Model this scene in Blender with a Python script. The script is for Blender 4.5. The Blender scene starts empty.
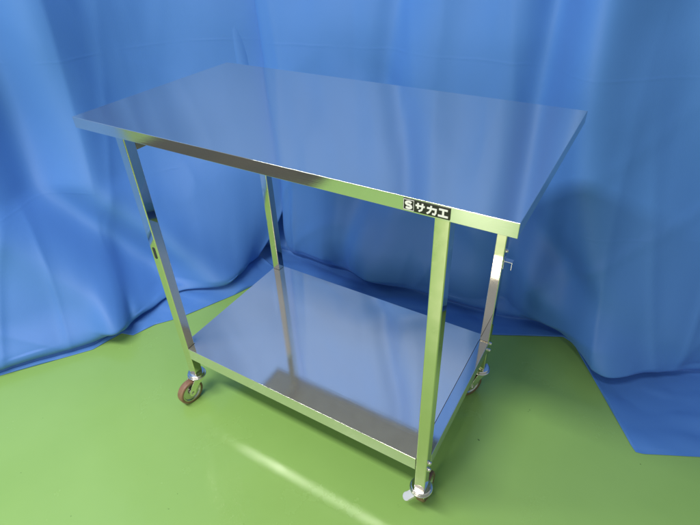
import bpy, bmesh, math, random
from mathutils import Vector, Matrix, noise
random.seed(4)
sc = bpy.context.scene
col = sc.collection

# ------------------------------------------------------------------ camera
F_PX, CAM = 501.6, Vector((1.0242, -0.5781, 1.1387))
YAW, PITCH, ROLL = 0.5581, -0.6200, -0.0399
fw = Vector((-math.sin(YAW)*math.cos(PITCH), math.cos(YAW)*math.cos(PITCH), math.sin(PITCH)))
rt = Vector((math.cos(YAW), math.sin(YAW), 0))
up = rt.cross(fw)
rt2 = rt*math.cos(ROLL) + up*math.sin(ROLL)
up2 = -rt*math.sin(ROLL) + up*math.cos(ROLL)
cd = bpy.data.cameras.new('camera')
cam = bpy.data.objects.new('camera', cd)
col.objects.link(cam)
cd.sensor_width = 36
cd.lens = F_PX/700*36
cd.clip_start, cd.clip_end = 0.02, 100
m = Matrix((rt2, up2, -fw)).transposed().to_4x4()
m.translation = CAM
cam.matrix_world = m
sc.camera = cam

# ------------------------------------------------------------------ light
w = bpy.data.worlds.new('World')
sc.world = w
w.use_nodes = True
bg = w.node_tree.nodes['Background']
bg.inputs[0].default_value = (0.80, 0.86, 0.95, 1)
bg.inputs[1].default_value = 0.36

def area(name, loc, target, sx, sy, power, colr):
    l = bpy.data.lights.new(name, 'AREA')
    l.shape = 'RECTANGLE'; l.size = sx; l.size_y = sy
    l.energy = power; l.color = colr
    o = bpy.data.objects.new(name, l)
    col.objects.link(o)
    o.location = loc
    o.rotation_euler = (Vector(target)-Vector(loc)).to_track_quat('-Z', 'Y').to_euler()
    return o
area('ceiling_tube_light', (0.0, -0.90, 2.35), (0.0, -0.70, 0.0), 1.9, 0.24, 57, (1.0, 0.975, 0.93))
area('window_light', (0.05, -3.1, 1.50), (0.1, 0.0, 0.8), 0.6, 1.9, 32, (1.0, 0.93, 0.78))
sc.view_settings.view_transform = 'Standard'
sc.view_settings.look = 'None'
sc.view_settings.exposure = 0
sc.view_settings.gamma = 1

# ------------------------------------------------------------------ materials
def mat(name, base=(.8, .8, .8), rough=.5, metal=0.0, **kw):
    mt = bpy.data.materials.new(name)
    mt.use_nodes = True
    b = mt.node_tree.nodes['Principled BSDF']
    b.inputs['Base Color'].default_value = (*base, 1)
    b.inputs['Roughness'].default_value = rough
    b.inputs['Metallic'].default_value = metal
    for k, v in kw.items():
        b.inputs[k.replace('_', ' ')].default_value = v
    return mt, mt.node_tree, b

def node(nt, typ, **kw):
    n = nt.nodes.new(typ)
    for k, v in kw.items():
        setattr(n, k, v)
    return n

def noise_tex(nt, scale, detail=4, rough=.55, stretch=None, coord='Object'):
    tc = node(nt, 'ShaderNodeTexCoord')
    n = node(nt, 'ShaderNodeTexNoise')
    n.inputs['Scale'].default_value = scale
    n.inputs['Detail'].default_value = detail
    n.inputs['Roughness'].default_value = rough
    if stretch:
        mp = node(nt, 'ShaderNodeMapping')
        mp.inputs['Scale'].default_value = stretch
        nt.links.new(tc.outputs[coord], mp.inputs[0])
        nt.links.new(mp.outputs[0], n.inputs['Vector'])
    else:
        nt.links.new(tc.outputs[coord], n.inputs['Vector'])
    return n

def ramp(nt, src, stops):
    r = node(nt, 'ShaderNodeValToRGB')
    els = r.color_ramp.elements
    els[0].position, els[0].color = stops[0][0], (*stops[0][1], 1)
    els[1].position, els[1].color = stops[-1][0], (*stops[-1][1], 1)
    for p, c in stops[1:-1]:
        e = els.new(p); e.color = (*c, 1)
    nt.links.new(src, r.inputs[0])
    return r

def mrange(nt, src, a, b, lo=.3, hi=.7):
    r = node(nt, 'ShaderNodeMapRange')
    r.inputs[1].default_value, r.inputs[2].default_value = lo, hi
    r.inputs[3].default_value, r.inputs[4].default_value = a, b
    nt.links.new(src, r.inputs[0])
    return r

def bump(nt, b, src, strength, dist, prev=None):
    bp = node(nt, 'ShaderNodeBump')
    bp.inputs['Strength'].default_value = strength
    bp.inputs['Distance'].default_value = dist
    nt.links.new(src, bp.inputs['Height'])
    if prev:
        nt.links.new(prev.outputs[0], bp.inputs['Normal'])
    nt.links.new(bp.outputs[0], b.inputs['Normal'])
    return bp

# floor: green painted, slightly glossy, scuffed
M_FLOOR, nt, b = mat('green_floor_paint', (.2, .42, .07), .22)
n1 = noise_tex(nt, 1.7, 5)
r1 = ramp(nt, n1.outputs[0], [(.3, (.26, .455, .115)), (.7, (.295, .50, .135))])
n2 = noise_tex(nt, 38, 3, .5)
sp = ramp(nt, n2.outputs[0], [(.245, (1, 1, 1)), (.262, (0, 0, 0))])
mx = node(nt, 'ShaderNodeMixRGB'); mx.inputs[2].default_value = (.09, .16, .035, 1)
nt.links.new(sp.outputs[0], mx.inputs[0]); nt.links.new(r1.outputs[0], mx.inputs[1])
nt.links.new(mx.outputs[0], b.inputs['Base Color'])
n3 = noise_tex(nt, 5, 6, .65)
nt.links.new(mrange(nt, n3.outputs[0], .17, .30).outputs[0], b.inputs['Roughness'])
n4 = noise_tex(nt, 4, 3)
bp = bump(nt, b, n4.outputs[0], .25, .012)
n5 = noise_tex(nt, 220, 2)
bump(nt, b, n5.outputs[0], .06, .001, bp)

# curtain: blue satin cloth with woven grain and storage creases
def cloth_mat(name, tint):
    mt, nt, b = mat(name, (.10, .27, .62), .58, Sheen_Weight=.12, Sheen_Roughness=.4)
    b.inputs['Sheen Tint'].default_value = (.6, .75, 1, 1)
    n1 = noise_tex(nt, 2.2, 4)
    r1 = ramp(nt, n1.outputs[0], [(.3, tuple(c*.93 for c in tint)), (.7, tint)])
    nt.links.new(r1.outputs[0], b.inputs['Base Color'])
    nv = noise_tex(nt, 9, 5, .6, (1, 1, .35))
    bp = bump(nt, b, nv.outputs[0], .2, .004)
    fine = noise_tex(nt, 420, 2, .5, (1, 1, .3))
    bp = bump(nt, b, fine.outputs[0], .12, .0012, bp)
    # pressed-in horizontal fold lines from storage
    tc = node(nt, 'ShaderNodeTexCoord')
    sx = node(nt, 'ShaderNodeSeparateXYZ'); nt.links.new(tc.outputs['Object'], sx.inputs[0])
    wob = noise_tex(nt, 5, 3)
    ma = node(nt, 'ShaderNodeMath', operation='MULTIPLY_ADD')
    nt.links.new(wob.outputs[0], ma.inputs[0]); ma.inputs[1].default_value = .022
    nt.links.new(sx.outputs[2], ma.inputs[2])
    tot = None
    for z0 in (.395, .785):
        s = node(nt, 'ShaderNodeMath', operation='SUBTRACT'); nt.links.new(ma.outputs[0], s.inputs[0]); s.inputs[1].default_value = z0+.012
        a = node(nt, 'ShaderNodeMath', operation='ABSOLUTE'); nt.links.new(s.outputs[0], a.inputs[0])
        r = mrange(nt, a.outputs[0], 1, 0, 0, .006)
        if tot is None: tot = r
        else:
            ad = node(nt, 'ShaderNodeMath', operation='ADD'); nt.links.new(tot.outputs[0], ad.inputs[0]); nt.links.new(r.outputs[0], ad.inputs[1]); tot = ad
    msk = noise_tex(nt, 6, 2)
    mm = mrange(nt, msk.outputs[0], 0, 1, .42, .6)
    mu = node(nt, 'ShaderNodeMath', operation='MULTIPLY'); nt.links.new(tot.outputs[0], mu.inputs[0]); nt.links.new(mm.outputs[0], mu.inputs[1])
    bump(nt, b, mu.outputs[0], .35, .0009, bp)
    return mt
M_CLOTH = cloth_mat('blue_curtain_cloth', (.078, .235, .63))

def steel(name, base, rough, grain=None, bstr=.02, rv=.04, metal=1.0):
    mt, nt, b = mat(name, base, rough, metal)
    n = noise_tex(nt, 7, 5, .6)
    nt.links.new(mrange(nt, n.outputs[0], rough-rv, rough+rv).outputs[0], b.inputs['Roughness'])
    n2 = noise_tex(nt, 3, 2)
    bp = bump(nt, b, n2.outputs[0], .12, .004)
    if grain:
        n3 = noise_tex(nt, 1, 3, .6, grain)
        bump(nt, b, n3.outputs[0], bstr, .0006, bp)
    return mt
M_TOP = steel('brushed_stainless_sheet', (.75, .765, .73), .07, (6, 900, 900), .04, .02, .96)
M_SHELF = steel('satin_stainless_sheet', (.83, .81, .76), .05, (6, 900, 900), .03, .02, .86)
M_RAIL = steel('polished_stainless_strip', (.72, .73, .74), .10)
M_LEG = steel('polished_stainless_tube', (.83, .78, .68), .035, None, 0, .02)
M_CHROME = steel('chromed_steel', (.86, .83, .79), .18)
M_BOARD, nt, b = mat('brown_underside_board', (.36, .30, .25), .5)
n = noise_tex(nt, 30, 4)
nt.links.new(ramp(nt, n.outputs[0], [(.3, (.32, .26, .21)), (.7, (.42, .35, .29))]).outputs[0], b.inputs['Base Color'])
M_DARK, _, _ = mat('dark_gap', (.03, .03, .03), .6)
M_TYRE, nt, b = mat('brown_urethane_tyre', (.33, .15, .075), .45)
n = noise_tex(nt, 60, 4)
nt.links.new(ramp(nt, n.outputs[0], [(.3, (.20, .105, .062)), (.7, (.30, .17, .105))]).outputs[0], b.inputs['Base Color'])
M_BLACK, nt, b = mat('black_plate_print', (.018, .018, .017), .35)
M_WHITE, _, _ = mat('white_plate_print', (.82, .82, .78), .4)
M_GREYPLASTIC, _, _ = mat('galvanised_clip', (.62, .64, .66), .3, .9)

# ------------------------------------------------------------------ mesh helpers
def link_mesh(name, bm, material, parent=None, smooth=False, bevel=0, seg=2):
    bmesh.ops.recalc_face_normals(bm, faces=bm.faces)
    me = bpy.data.meshes.new(name)
    bm.to_mesh(me); bm.free()
    me.materials.append(material)
    o = bpy.data.objects.new(name, me)
    col.objects.link(o)
    if smooth or bevel:
        for p in me.polygons: p.use_smooth = True
    if bevel:
        md = o.modifiers.new('bevel', 'BEVEL'); md.width = bevel; md.segments = seg; md.limit_method = 'ANGLE'; md.angle_limit = math.radians(40)
        md.harden_normals = True
    if parent: o.parent = parent
    return o

def box(bm, x0, x1, y0, y1, z0, z1, M=None):
    vs = [bm.verts.new((x, y, z)) for x in (x0, x1) for y in (y0, y1) for z in (z0, z1)]
    for f in ((0, 1, 3, 2), (4, 6, 7, 5), (0, 4, 5, 1), (2, 3, 7, 6), (0, 2, 6, 4), (1, 5, 7, 3)):
        bm.faces.new([vs[i] for i in f])
    if M is not None:
        for v in vs: v.co = M @ v.co

def prism(bm, pts, h0, h1, M=Matrix()):      # polygon in local XY extruded along Z
    a = [bm.verts.new(M @ Vector((x, y, h0))) for x, y in pts]
    c = [bm.verts.new(M @ Vector((x, y, h1))) for x, y in pts]
    n = len(pts)
    bm.faces.new(a[::-1]); bm.faces.new(c)
    for i in range(n):
        bm.faces.new((a[i], a[(i+1) % n], c[(i+1) % n], c[i]))

def lathe(bm, prof, seg=40, M=Matrix(), closed=True):
    rings = []
    for r, z in prof:
        if r < 1e-6:
            rings.append([bm.verts.new(M @ Vector((0, 0, z)))])
        else:
            rings.append([bm.verts.new(M @ Vector((r*math.cos(2*math.pi*i/seg), r*math.sin(2*math.pi*i/seg), z))) for i in range(seg)])
    for a, c in zip(rings, rings[1:]):
        if len(a) == 1 and len(c) == 1: continue
        for i in range(seg):
            j = (i+1) % seg
            if len(a) == 1: bm.faces.new((a[0], c[i], c[j]))
            elif len(c) == 1: bm.faces.new((a[i], a[j], c[0]))
            else: bm.faces.new((a[i], a[j], c[j], c[i]))

# ------------------------------------------------------------------ floor
bm = bmesh.new()
vs = [bm.verts.new(v) for v in ((-6, -6, 0), (6, -6, 0), (6, 6, 0), (-6, 6, 0))]
bm.faces.new(vs)
fl = link_mesh('floor', bm, M_FLOOR)
fl['kind'] = 'structure'
# dark sheet added out of view to darken the steel's reflections
M_ADDED_DARK, nt, b = mat('added_dark_reflection', (.03, .026, .02), .25)
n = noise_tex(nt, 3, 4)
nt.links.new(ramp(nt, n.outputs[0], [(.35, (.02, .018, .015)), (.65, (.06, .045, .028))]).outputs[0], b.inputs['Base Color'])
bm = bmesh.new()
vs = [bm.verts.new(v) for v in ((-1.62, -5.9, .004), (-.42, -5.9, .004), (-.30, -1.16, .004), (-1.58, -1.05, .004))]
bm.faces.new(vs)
o = link_mesh('added_dark_sheet', bm, M_ADDED_DARK)
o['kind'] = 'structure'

# ------------------------------------------------------------------ curtains
def interp(tab, s):
    if s <= tab[0][0]: return tab[0][1:]
    for a, c in zip(tab, tab[1:]):
        if s <= c[0]:
            t = (s-a[0])/(c[0]-a[0])
            return tuple(p+(q-p)*t for p, q in zip(a[1:], c[1:]))
    return tab[-1][1:]

def smoothtab(tab, s, wd):
    acc = None
    for k in (-1, -.5, 0, .5, 1):
        v = interp(tab, s+k*wd)
        acc = v if acc is None else tuple(a+b_ for a, b_ in zip(acc, v))
    return tuple(a/5 for a in acc)

def catmull(P, t):
    n = len(P)-1
    x = min(max(t, 0), 1)*n
    i = min(int(x), n-1); u = x-i
    p0, p1, p2, p3 = P[max(i-1, 0)], P[i], P[i+1], P[min(i+2, n)]
    return .5*((2*p1)+(p2-p0)*u+(2*p0-5*p1+4*p2-p3)*u*u+(3*p1-p0-3*p2+p3)*u*u*u)

def gauss(x, c, w_): return math.exp(-((x-c)/w_)**2)

def rid(a, b_, c):
    n = noise.noise(Vector((a, b_, c)))
    return max(0, 1-abs(n)*5)**2

def creases(s, z):
    # thin cloth: narrow near-vertical creases, plus a few slanting ones
    f = min(1, .35+max(0, .8-z))
    d = .0075*rid(s*5.5+z*.9, z*.8, 31)*f
    d += .0055*rid(s*3.5-z*2.6, z*1.6+s, 47)*f
    d += .010*noise.noise(Vector((s*7+z*.7, z*.9, 5)))
    return d

def drape(name, s0, s1, ns, column, fold, nv=150):
    bm = bmesh.new()
    grid = []
    for i in range(ns+1):
        s = s0+(s1-s0)*i/ns
        P, nrm = column(s)
        row = []
        for j in range(nv+1):
            t = j/nv
            t = t**1.35                       # denser rows near the floor
            p = catmull(P, t)
            d = fold(s, p.z, t)
            k = min(1, max(0, (p.z-.012)/.05))
            p = p+nrm*d*k
            if p.z < .05:                     # small wrinkles where it lies on the floor
                p.z += .012*max(0, noise.noise(Vector((p.x*7+p.y*3, p.y*14-p.x*4, 3)))+.15)*min(1, t*60)
            p.z = max(p.z, .0015+.002*min(1, t*40))
            row.append(bm.verts.new(p))
        grid.append(row)
    for i in range(ns):
        for j in range(nv):
            bm.faces.new((grid[i][j], grid[i+1][j], grid[i+1][j+1], grid[i][j+1]))
    o = link_mesh(name, bm, M_CLOTH, smooth=True)
    md = o.modifiers.new('thick', 'SOLIDIFY'); md.thickness = .0012; md.offset = 1
    return o

# back / right curtain; s = world x of the wall line
HEM_R = [(-.35, -.16, .50), (.0, .02, .52), (.3, .3, .56), (.5, .5, .56), (.68, .68, .60), (.78, .78, .642), (.975, .985, .742),
         (1.015, 1.02, .725), (1.10, 1.225, .408), (1.12, 1.245, .412), (1.30, 1.41, .492), (2.6, 2.6, 1.0)]
CRE_R = [(-.35, -.22, .69), (0, .0, .71), (.35, .35, .705), (.6, .62, .715), (.80, .82, .735), (.92, .94, .765), (1.015, 1.03, .735),
         (1.12, 1.12, .70), (1.25, 1.25, .715), (1.4, 1.4, .78), (2.6, 2.6, 1.15)]
def col_r(s):
    hx, hy = interp(HEM_R, s)
    cx, cy = smoothtab(CRE_R, s, .03)
    yw = .80+.10*max(0, s-1.0)-.10*max(0, .2-s)         # wall line
    big = min(1, max(0, (s-.55)/.5))                     # how heavy the sag is
    P = [Vector((hx, hy, .002)),
         Vector((hx*.5+cx*.5, hy*.5+cy*.5, .004)),
         Vector((cx, cy+.012, .006)),
         Vector((cx, cy-.015-.02*big, .04+.01*big)),
         Vector((cx*.7+s*.3, cy-.012-.016*big, .13)),
         Vector((cx*.3+s*.7, cy*.5+yw*.5-.01*big, .32)),
         Vector((s, yw-.01, .6)),
         Vector((s, yw+.01, 1.0)),
         Vector((s, yw+.02, 1.45)),
         Vector((s, yw+.02, 1.95))]
    return P, Vector((0, -1, 0))
def fold_r(s, z, t):
    zz = min(z, 1.2)
    d = .065*gauss(s, .885+.30*(.9-zz)*max(0, 1-zz)*1.0, .085)        # ridge right of the middle
    d -= .055*gauss(s, .765-.02*(.9-zz), .055)
    d -= .03*gauss(s, .33-.15*(.9-zz), .05)
    d += .02*gauss(s, .45-.10*(.9-zz), .07)
    d -= .05*gauss(s, 1.06+.45*max(0, .9-zz), .12)
    d += .03*gauss(s, 1.35+.2*(.9-zz), .12)
    d += .018*math.sin(6.5*s+1.7*zz+.5)
    d -= .07*gauss(s, -.175+.05*max(0, .9-zz), .035)
    d += .03*gauss(s, .25-.5*(zz-.2), .10)*gauss(zz, .1, .35)
    # diagonal swags near the bottom, hanging from upper left to lower right
    q = zz-(.62-.62*(s-.25))
    d += .028*gauss(q, -.06, .07)*min(1, max(0, s-.1)*3)
    d -= .022*gauss(q, .08, .06)*min(1, max(0, s-.1)*3)
    d += .012*noise.noise(Vector((s*3.2, zz*1.3, 1)))+.004*noise.noise(Vector((s*11, zz*5, 7)))
    d += creases(s, zz)
    return d
cr = drape('curtain', -.46, 2.5, 430, col_r, fold_r)
cr['label'] = 'blue cloth curtain behind the table, its loose square corner lying on the floor at right'
cr['category'] = 'curtain'

# left curtain; s runs from the corner fold (0) toward the viewer's left
HEM_L = [(-.12, -.03, .60), (.0, -.055, .50), (.10, -.086, .404), (.31, -.170, .217), (.38, -.219, .150), (.455, -.243, .078), (.475, -.284, .066),
         (.58, -.305, -.03), (.70, -.379, -.131), (.83, -.462, -.243), (1.2, -.68, -.56), (2.4, -1.3, -1.6)]
CRE_L = [(-.12, -.14, .62), (.0, -.13, .52), (.10, -.135, .43), (.31, -.25, .25), (.40, -.29, .15), (.47, -.285, .085),
         (.58, -.325, -.02), (.70, -.395, -.122), (.83, -.475, -.236), (1.2, -.70, -.55), (2.4, -1.32, -1.6)]
NL = Vector((.90, -.42, 0)).normalized()
def col_l(s):
    hx, hy = interp(HEM_L, s)
    cx, cy = smoothtab(CRE_L, s, .02)
    wx, wy = -.37-.42*s+2.2*max(0, .25-s)**2, .76-1.03*s
    flat = min(1, max(0, (.5-s)/.2))
    P = [Vector((hx, hy, .002)),
         Vector((hx*.5+cx*.5, hy*.5+cy*.5, .005+.008*flat)),
         Vector((cx, cy, .008+.02*flat))-NL*.01*flat,
         Vector((cx, cy, .045))+NL*(.014),
         Vector((cx*.72+wx*.28, cy*.72+wy*.28, .14))+NL*.012,
         Vector((cx*.36+wx*.64, cy*.36+wy*.64, .33)),
         Vector((wx, wy, .6)),
         Vector((wx, wy, 1.0)),
         Vector((wx, wy, 1.45)),
         Vector((wx, wy, 1.95))]
    return P, NL
def fold_l(s, z, t):
    zz = min(z, 1.15)
    c = .58-max(0, .42-zz)**1.1*.9            # valley swings toward the corner near the floor
    d = -.085*gauss(s, c, .08)
    d += .035*gauss(s, c+.18, .09)+.02*gauss(s, c-.14, .06)
    d += .02*gauss(s, c-.17, .09)
    d += .02*gauss(s, .50, .05)*gauss(zz, .06, .07)
    d -= .03*gauss(s, .44, .022)*gauss(zz, .05, .05)
    d += .02*gauss(s, .52, .03)*gauss(zz, .09, .06)
    d += .006*math.sin(8*s+2*zz)
    d += .014*noise.noise(Vector((s*3, zz*1.5, 11)))+.004*noise.noise(Vector((s*12, zz*6, 17)))
    d += creases(s+9, zz)
    return d
cl = drape('curtain', -.12, 1.42, 300, col_l, fold_l)
cl['label'] = 'blue cloth curtain along the left side, gathered on the floor beside the left caster'
cl['category'] = 'curtain'

# ------------------------------------------------------------------ the work table
W, D, H, T = .9219, .472, .80, .0235
XL, XR, Y0, Y1, S = .1181, .8281, .0042, .4292, .0245
ZS, TS, XS = .1915, .0378, .8027
ZB = .088                                            # underside of the legs
tb = bpy.data.objects.new('work_table', None)
col.objects.link(tb)
tb.location = ((XL+XR)/2, (Y0+Y1)/2, 0)
tb['label'] = 'stainless steel work table on four casters with one lower shelf'
tb['category'] = 'table'
TB0 = tb.location.copy()
def part(name, bm, mt, parent=None, **kw):
    bmesh.ops.translate(bm, verts=bm.verts, vec=-TB0)
    return link_mesh(name, bm, mt, parent or tb, **kw)

# tabletop: folded sheet, skirt on four sides with inward return lips, closed by a deck
def pan(bm, x0, x1, y0, y1, z1, h, th, lip):
    o = [(x0, y0), (x1, y0), (x1, y1), (x0, y1)]
    def ring(i, z): return [bm.verts.new((x+(i if k in (0, 3) else -i), y+(i if k in (0, 1) else -i), z)) for k, (x, y) in enumerate(o)]
    seq = [ring(0, z1), ring(0, z1-h), ring(lip, z1-h), ring(lip, z1-h+th), ring(th, z1-h+th), ring(th, z1-th)]
    bm.faces.new(seq[0]); bm.faces.new(seq[-1][::-1])
    for a, c in zip(seq, seq[1:]):
        for i in range(4):
            j = (i+1) % 4
            bm.faces.new((a[i], a[j], c[j], c[i]))
bm = bmesh.new()
pan(bm, 0, W, 0, D, H, T, .0015, .012)
top = part('tabletop', bm, M_TOP, bevel=.0024, seg=3)
bm = bmesh.new()
box(bm, .013, W-.013, .013, D-.013, H-T+.004, H-.0025)
part('underside_board', bm, M_BOARD)
# stiffening rails under the top
def under(bm, x0, x1, y0, y1):
    box(bm, x0, x1, y0, y1, H-T-(.034 if x0 < .4 else .012), H-T+.0038)
for xc in (XL+S/2, XR-S/2):
    bm = bmesh.new()
    under(bm, xc-S/2+.002, xc+S/2-.002, Y0+S+.001, Y1-S-.001)
    part('top_rail', bm, M_BOARD, bevel=.001)

# nameplate with raised print on the front skirt
bm = bmesh.new()
PX0, PX1, PZ0, PZ1 = .7575, .8285, .7795, .7975
box(bm, PX0, PX1, -.0012, -.0001, PZ0, PZ1)
pl = part('nameplate', bm, M_BLACK, top)
pl['label'] = 'black plate with white lettering'
def stroke(bm, pts, wd, y0=-.0018, y1=-.0010):
    # pts in plate units (mm from plate left / plate bottom)
    out_l, out_r = [], []
    V = [Vector((PX0+a*.001, PZ0+c*.001)) for a, c in pts]
    h = wd*.0005
    for i, p in enumerate(V):
        d1 = (V[i]-V[i-1]).normalized() if i else (V[1]-V[0]).normalized()
        d2 = (V[i+1]-V[i]).normalized() if i < len(V)-1 else d1
        t = (d1+d2).normalized(); nrm = Vector((-t.y, t.x))
        k = 1/max(.6, t.dot(d1))
        out_l.append(p+nrm*h*k); out_r.append(p-nrm*h*k)
    for i in range(len(V)-1):
        q = [out_l[i], out_l[i+1], out_r[i+1], out_r[i]]
        a = [bm.verts.new((v.x, y0, v.y)) for v in q]; c = [bm.verts.new((v.x, y1, v.y)) for v in q]
        bm.faces.new(a); bm.faces.new(c[::-1])
        for k2 in range(4):
            bm.faces.new((a[k2], a[(k2+1) % 4], c[(k2+1) % 4], c[k2]))
bm = bmesh.new()
LAY = [0]
def st(pts, wd):
    LAY[0] += 1
    stroke(bm, pts, wd, -.0018-.00002*LAY[0])
# frame of the emblem square
for pts in ([(.6, .9), (17, .9)], [(.6, 17.1), (17, 17.1)], [(.9, 1.2), (.9, 16.8)], [(16.7, 1.2), (16.7, 16.8)]): st(pts, .6)
# S emblem: heavy rounded S
S_ = []
for i in range(9):
    a = math.radians(20+i*(250/8)); S_.append((8.8+4.2*math.cos(a), 11.6+2.5*math.sin(a)))
for i in range(1, 9):
    a = math.radians(90-i*(250/8)); S_.append((8.8+4.2*math.cos(a), 6.4+2.6*math.sin(a)))
st(S_, 3.3)
# sa
st([(19.5, 11.4), (33.5, 11.4)], 2.7)
st([(23.2, 15.6), (23.2, 6.6)], 2.7)
st([(30.0, 15.8), (30.0, 9.5), (28.8, 5.6), (24.6, 2.9)], 2.7)
# ka
st([(36.8, 11.6), (50.2, 11.6), (49.9, 6.0), (48.6, 3.6), (44.9, 3.9)], 2.7)
st([(43.0, 15.8), (42.4, 9.2), (40.4, 5.4), (37.0, 2.8)], 2.7)
# e
st([(54.6, 14.0), (67.4, 14.0)], 2.8)
st([(61.0, 13.5), (61.0, 4.5)], 3.0)
st([(53.6, 4.0), (68.4, 4.0)], 2.8)
part('lettering', bm, M_WHITE, pl)

# lower shelf: folded pan notched between the legs
g = .0008
bm = bmesh.new()
def notch_poly(x0, x1, y0, y1):
    n = S+g
    return [(x0+n, y0), (x1-n, y0), (x1-n, y0+n), (x1, y0+n), (x1, y1-n), (x1-n, y1-n), (x1-n, y1), (x0+n, y1), (x0+n, y1-n), (x0, y1-n), (x0, y0+n), (x0+n, y0+n)]
po = notch_poly(XL, XR, Y0, Y1)
th = .0012
def shrink(P, d):
    out = []
    n = len(P)
    for i in range(n):
        a, b_, c = Vector(P[i-1]), Vector(P[i]), Vector(P[(i+1) % n])
        d1 = (b_-a).normalized(); d2 = (c-b_).normalized()
        n1 = Vector((-d1.y, d1.x)); n2 = Vector((-d2.y, d2.x))
        out.append(tuple(b_+(n1+n2)*d))
    return out
pi_ = shrink(po, th)
seq = []
for P, z in ((po, ZS), (po, ZS-TS), (pi_, ZS-TS), (pi_, ZS-th)):
    seq.append([bm.verts.new((x, y, z)) for x, y in P])
bm.faces.new(seq[0]); bm.faces.new(seq[-1][::-1])
for a, c in zip(seq, seq[1:]):
    for i in range(12):
        j = (i+1) % 12
        bm.faces.new((a[i], a[j], c[j], c[i]))
shelf = part('shelf', bm, M_SHELF, bevel=.0018, seg=3)
# polished side strip with a dark joint line
bm = bmesh.new()
box(bm, XS+.001, XR-.0012, Y0+S+.003, Y1-S-.003, ZS+.0001, ZS+.0011)
part('edge_strip', bm, M_RAIL, shelf)
bm = bmesh.new()
box(bm, XS-.0006, XS+.001, Y0+S+.003, Y1-S-.003, ZS+.0001, ZS+.0006)
part('joint', bm, M_DARK, shelf)

# legs: square tubes
def leg(x, y):
    bm = bmesh.new()
    ztop = H-.0017 if False else H-T-.0002
    box(bm, x, x+S, y, y+S, ZB, ztop)
    o = part('leg', bm, M_LEG, bevel=.0022, seg=3)
    return o
def bolt(x, y, z, par, sgn=1):
    bm = bmesh.new()
    M = Matrix.Translation((x, y, z)) @ Matrix.Rotation(math.pi/2*sgn, 4, 'Y')
    lathe(bm, [(0, 0), (.0058, 0), (.0058, .001), (.0042, .0012), (.0042, .0042), (.003, .0058), (0, .0064)], 16, M)
    part('bolt', bm, M_CHROME, par, bevel=.0003)
legs = {}
for nm, x, y in (('fl', XL, Y0), ('fr', XR-S, Y0), ('rr', XR-S, Y1-S), ('rl', XL, Y1-S)):
    legs[nm] = leg(x, y)
    sg = 1 if x > .5 else -1
    bx = x+S if sg > 0 else x
    for z in (.181, .157):
        bolt(bx, y+S/2, z, legs[nm], sg)
bolt(XR, Y1-S/2, .478, legs['rr'], 1)
# oval slot low in the front of the left front leg
bm = bmesh.new()
pts = []
for i in range(24):
    a = 2*math.pi*i/24
    pts.append((XL+S*.5+.0042*math.cos(a), .497+.0042*math.sin(a)+(.012 if math.sin(a) > 0 else -.012)))
M = Matrix(((1, 0, 0, 0), (0, 0, 1, 0), (0, 1, 0, 0), (0, 0, 0, 1)))
prism(bm, pts, Y0-.0006, Y0+.0004, M)
part('slot', bm, M_DARK, legs['fl'])
# small bent clip on the right rear leg
bm = bmesh.new()
hx, hz = XR, .452
box(bm, hx-.0002, hx+.0012, Y1-S+.005, Y1-.005, hz-.022, hz+.006)
box(bm, hx, hx+.020, Y1-S+.005, Y1-.005, hz, hz+.0014)
box(bm, hx+.0186, hx+.020, Y1-S+.005, Y1-S+.0075, hz-.020, hz)
part('clip', bm, M_GREYPLASTIC, legs['rr'])

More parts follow.
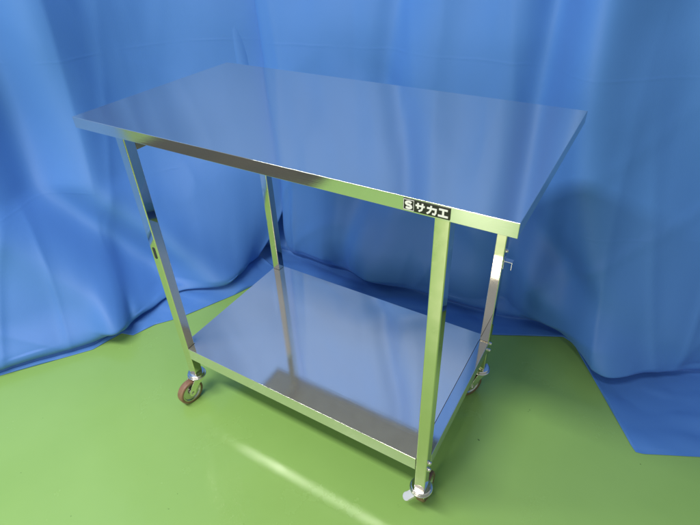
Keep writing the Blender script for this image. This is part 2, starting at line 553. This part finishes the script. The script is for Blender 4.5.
# casters
def caster(x, y, heading, brake):
    c = bpy.data.objects.new('caster', None)
    col.objects.link(c); c.parent = tb
    c.location = Vector((x, y, 0))-TB0
    c.rotation_euler = (0, 0, heading)       # local +X = trail direction
    def cp(name, bm, mt, **kw): return link_mesh(name, bm, mt, c, **kw)
    R, wd, tr = .0365, .0105, .033
    # stem, bearing rings
    bm = bmesh.new()
    lathe(bm, [(0, .0742), (.0205, .0742), (.0250, .0762), (.0260, .0785), (.0250, .0802), (.0200, .0810),
               (.0200, .0822), (.0225, .0832), (.0232, .0855), (.0215, .0872), (.0118, .0878), (.0112, .0935), (0, .0935)], 48)
    cp('swivel_ring', bm, M_CHROME, smooth=True, bevel=.0004)
    # fork: two cheek plates and a crown
    bm = bmesh.new()
    for sgn in (-1, 1):
        yy = sgn*(wd+.0026)
        pts = [(-.018, .0742), (.020, .0742), (.034, .058), (tr+.0095, .041), (tr+.0095, .032), (tr+.004, .0262), (tr-.004, .0262), (tr-.009, .032), (tr-.012, .041), (.008, .052), (-.016, .064)]
        M = Matrix(((1, 0, 0, 0), (0, 0, 1, 0), (0, 1, 0, 0), (0, 0, 0, 1)))
        prism(bm, pts, yy-.001, yy+.001, M)
    box(bm, -.0140, .0148, -(wd+.0016), (wd+.0016), .0722, .0741)
    cp('fork', bm, M_CHROME, bevel=.0006)
    MW = Matrix.Translation((tr, 0, R)) @ Matrix.Rotation(math.pi/2, 4, 'X')
    bm = bmesh.new()
    lathe(bm, [(.0290, -wd+.0006), (.0336, -wd), (.0358, -wd+.0022), (R, -wd+.005), (R, wd-.005), (.0358, wd-.0022), (.0336, wd), (.0290, wd-.0006), (.0290, -wd+.0006)], 56, MW)
    cp('tyre', bm, M_TYRE, smooth=True)
    bm = bmesh.new()
    hw = wd-.0016
    prof = [(0, -wd-.0006), (.007, -wd-.0006), (.0085, -hw+.002), (.0240, -hw+.003), (.0260, -hw), (.0289, -hw-.0004), (.0289, hw+.0004), (.0260, hw), (.0240, hw-.003), (.0085, hw-.002), (.007, wd+.0006), (0, wd+.0006)]
    lathe(bm, prof, 48, MW)
    cp('wheel_hub', bm, M_RIM, smooth=True, bevel=.0003)
    bm = bmesh.new()
    lathe(bm, [(0, -wd-.0062), (.0045, -wd-.0062), (.0052, -wd-.0040), (.0040, -wd-.0036), (.0040, wd+.0036), (.0052, wd+.0040), (.0045, wd+.0062), (0, wd+.0062)], 6, MW)
    cp('axle', bm, M_CHROME)
    if brake:
        bm = bmesh.new()
        n = 12
        for k in (0,):
            M = Matrix.Rotation(math.radians(-50), 4, 'Z') @ Matrix.Translation((-.0195, 0, .062)) @ Matrix.Rotation(math.radians(-30), 4, 'Y')
            pts = [(.004, -.008), (.004, .008), (-.004, .0085)]
            for i in range(n+1):
                a = math.radians(90+180*i/n)
                pts.append((-.016+.0085*math.cos(a), .0105*math.sin(a)))
            pts.append((-.004, -.0085))
            prism(bm, pts, -.0009, .0009, M)
            box(bm, -.018, .002, -.0095, -.0080, -.0060, .0009, M)
            box(bm, -.018, .002, .0080, .0095, -.0060, .0009, M)
        cp('brake_lever', bm, M_ZINC, bevel=.0005)
    return c
M_ZINC, _, _ = mat('zinc_plated_lever', (.75, .74, .70), .35, .55)
M_RIM = steel('cast_wheel_disc', (.60, .60, .57), .28)
h = S/2
caster(XL+h, Y0+h, math.radians(-98), False)
caster(XR-h, Y0+h, math.radians(92), True)
caster(XR-h, Y1-h, math.radians(-120), False)
caster(XL+h, Y1-h, math.radians(-80), False)
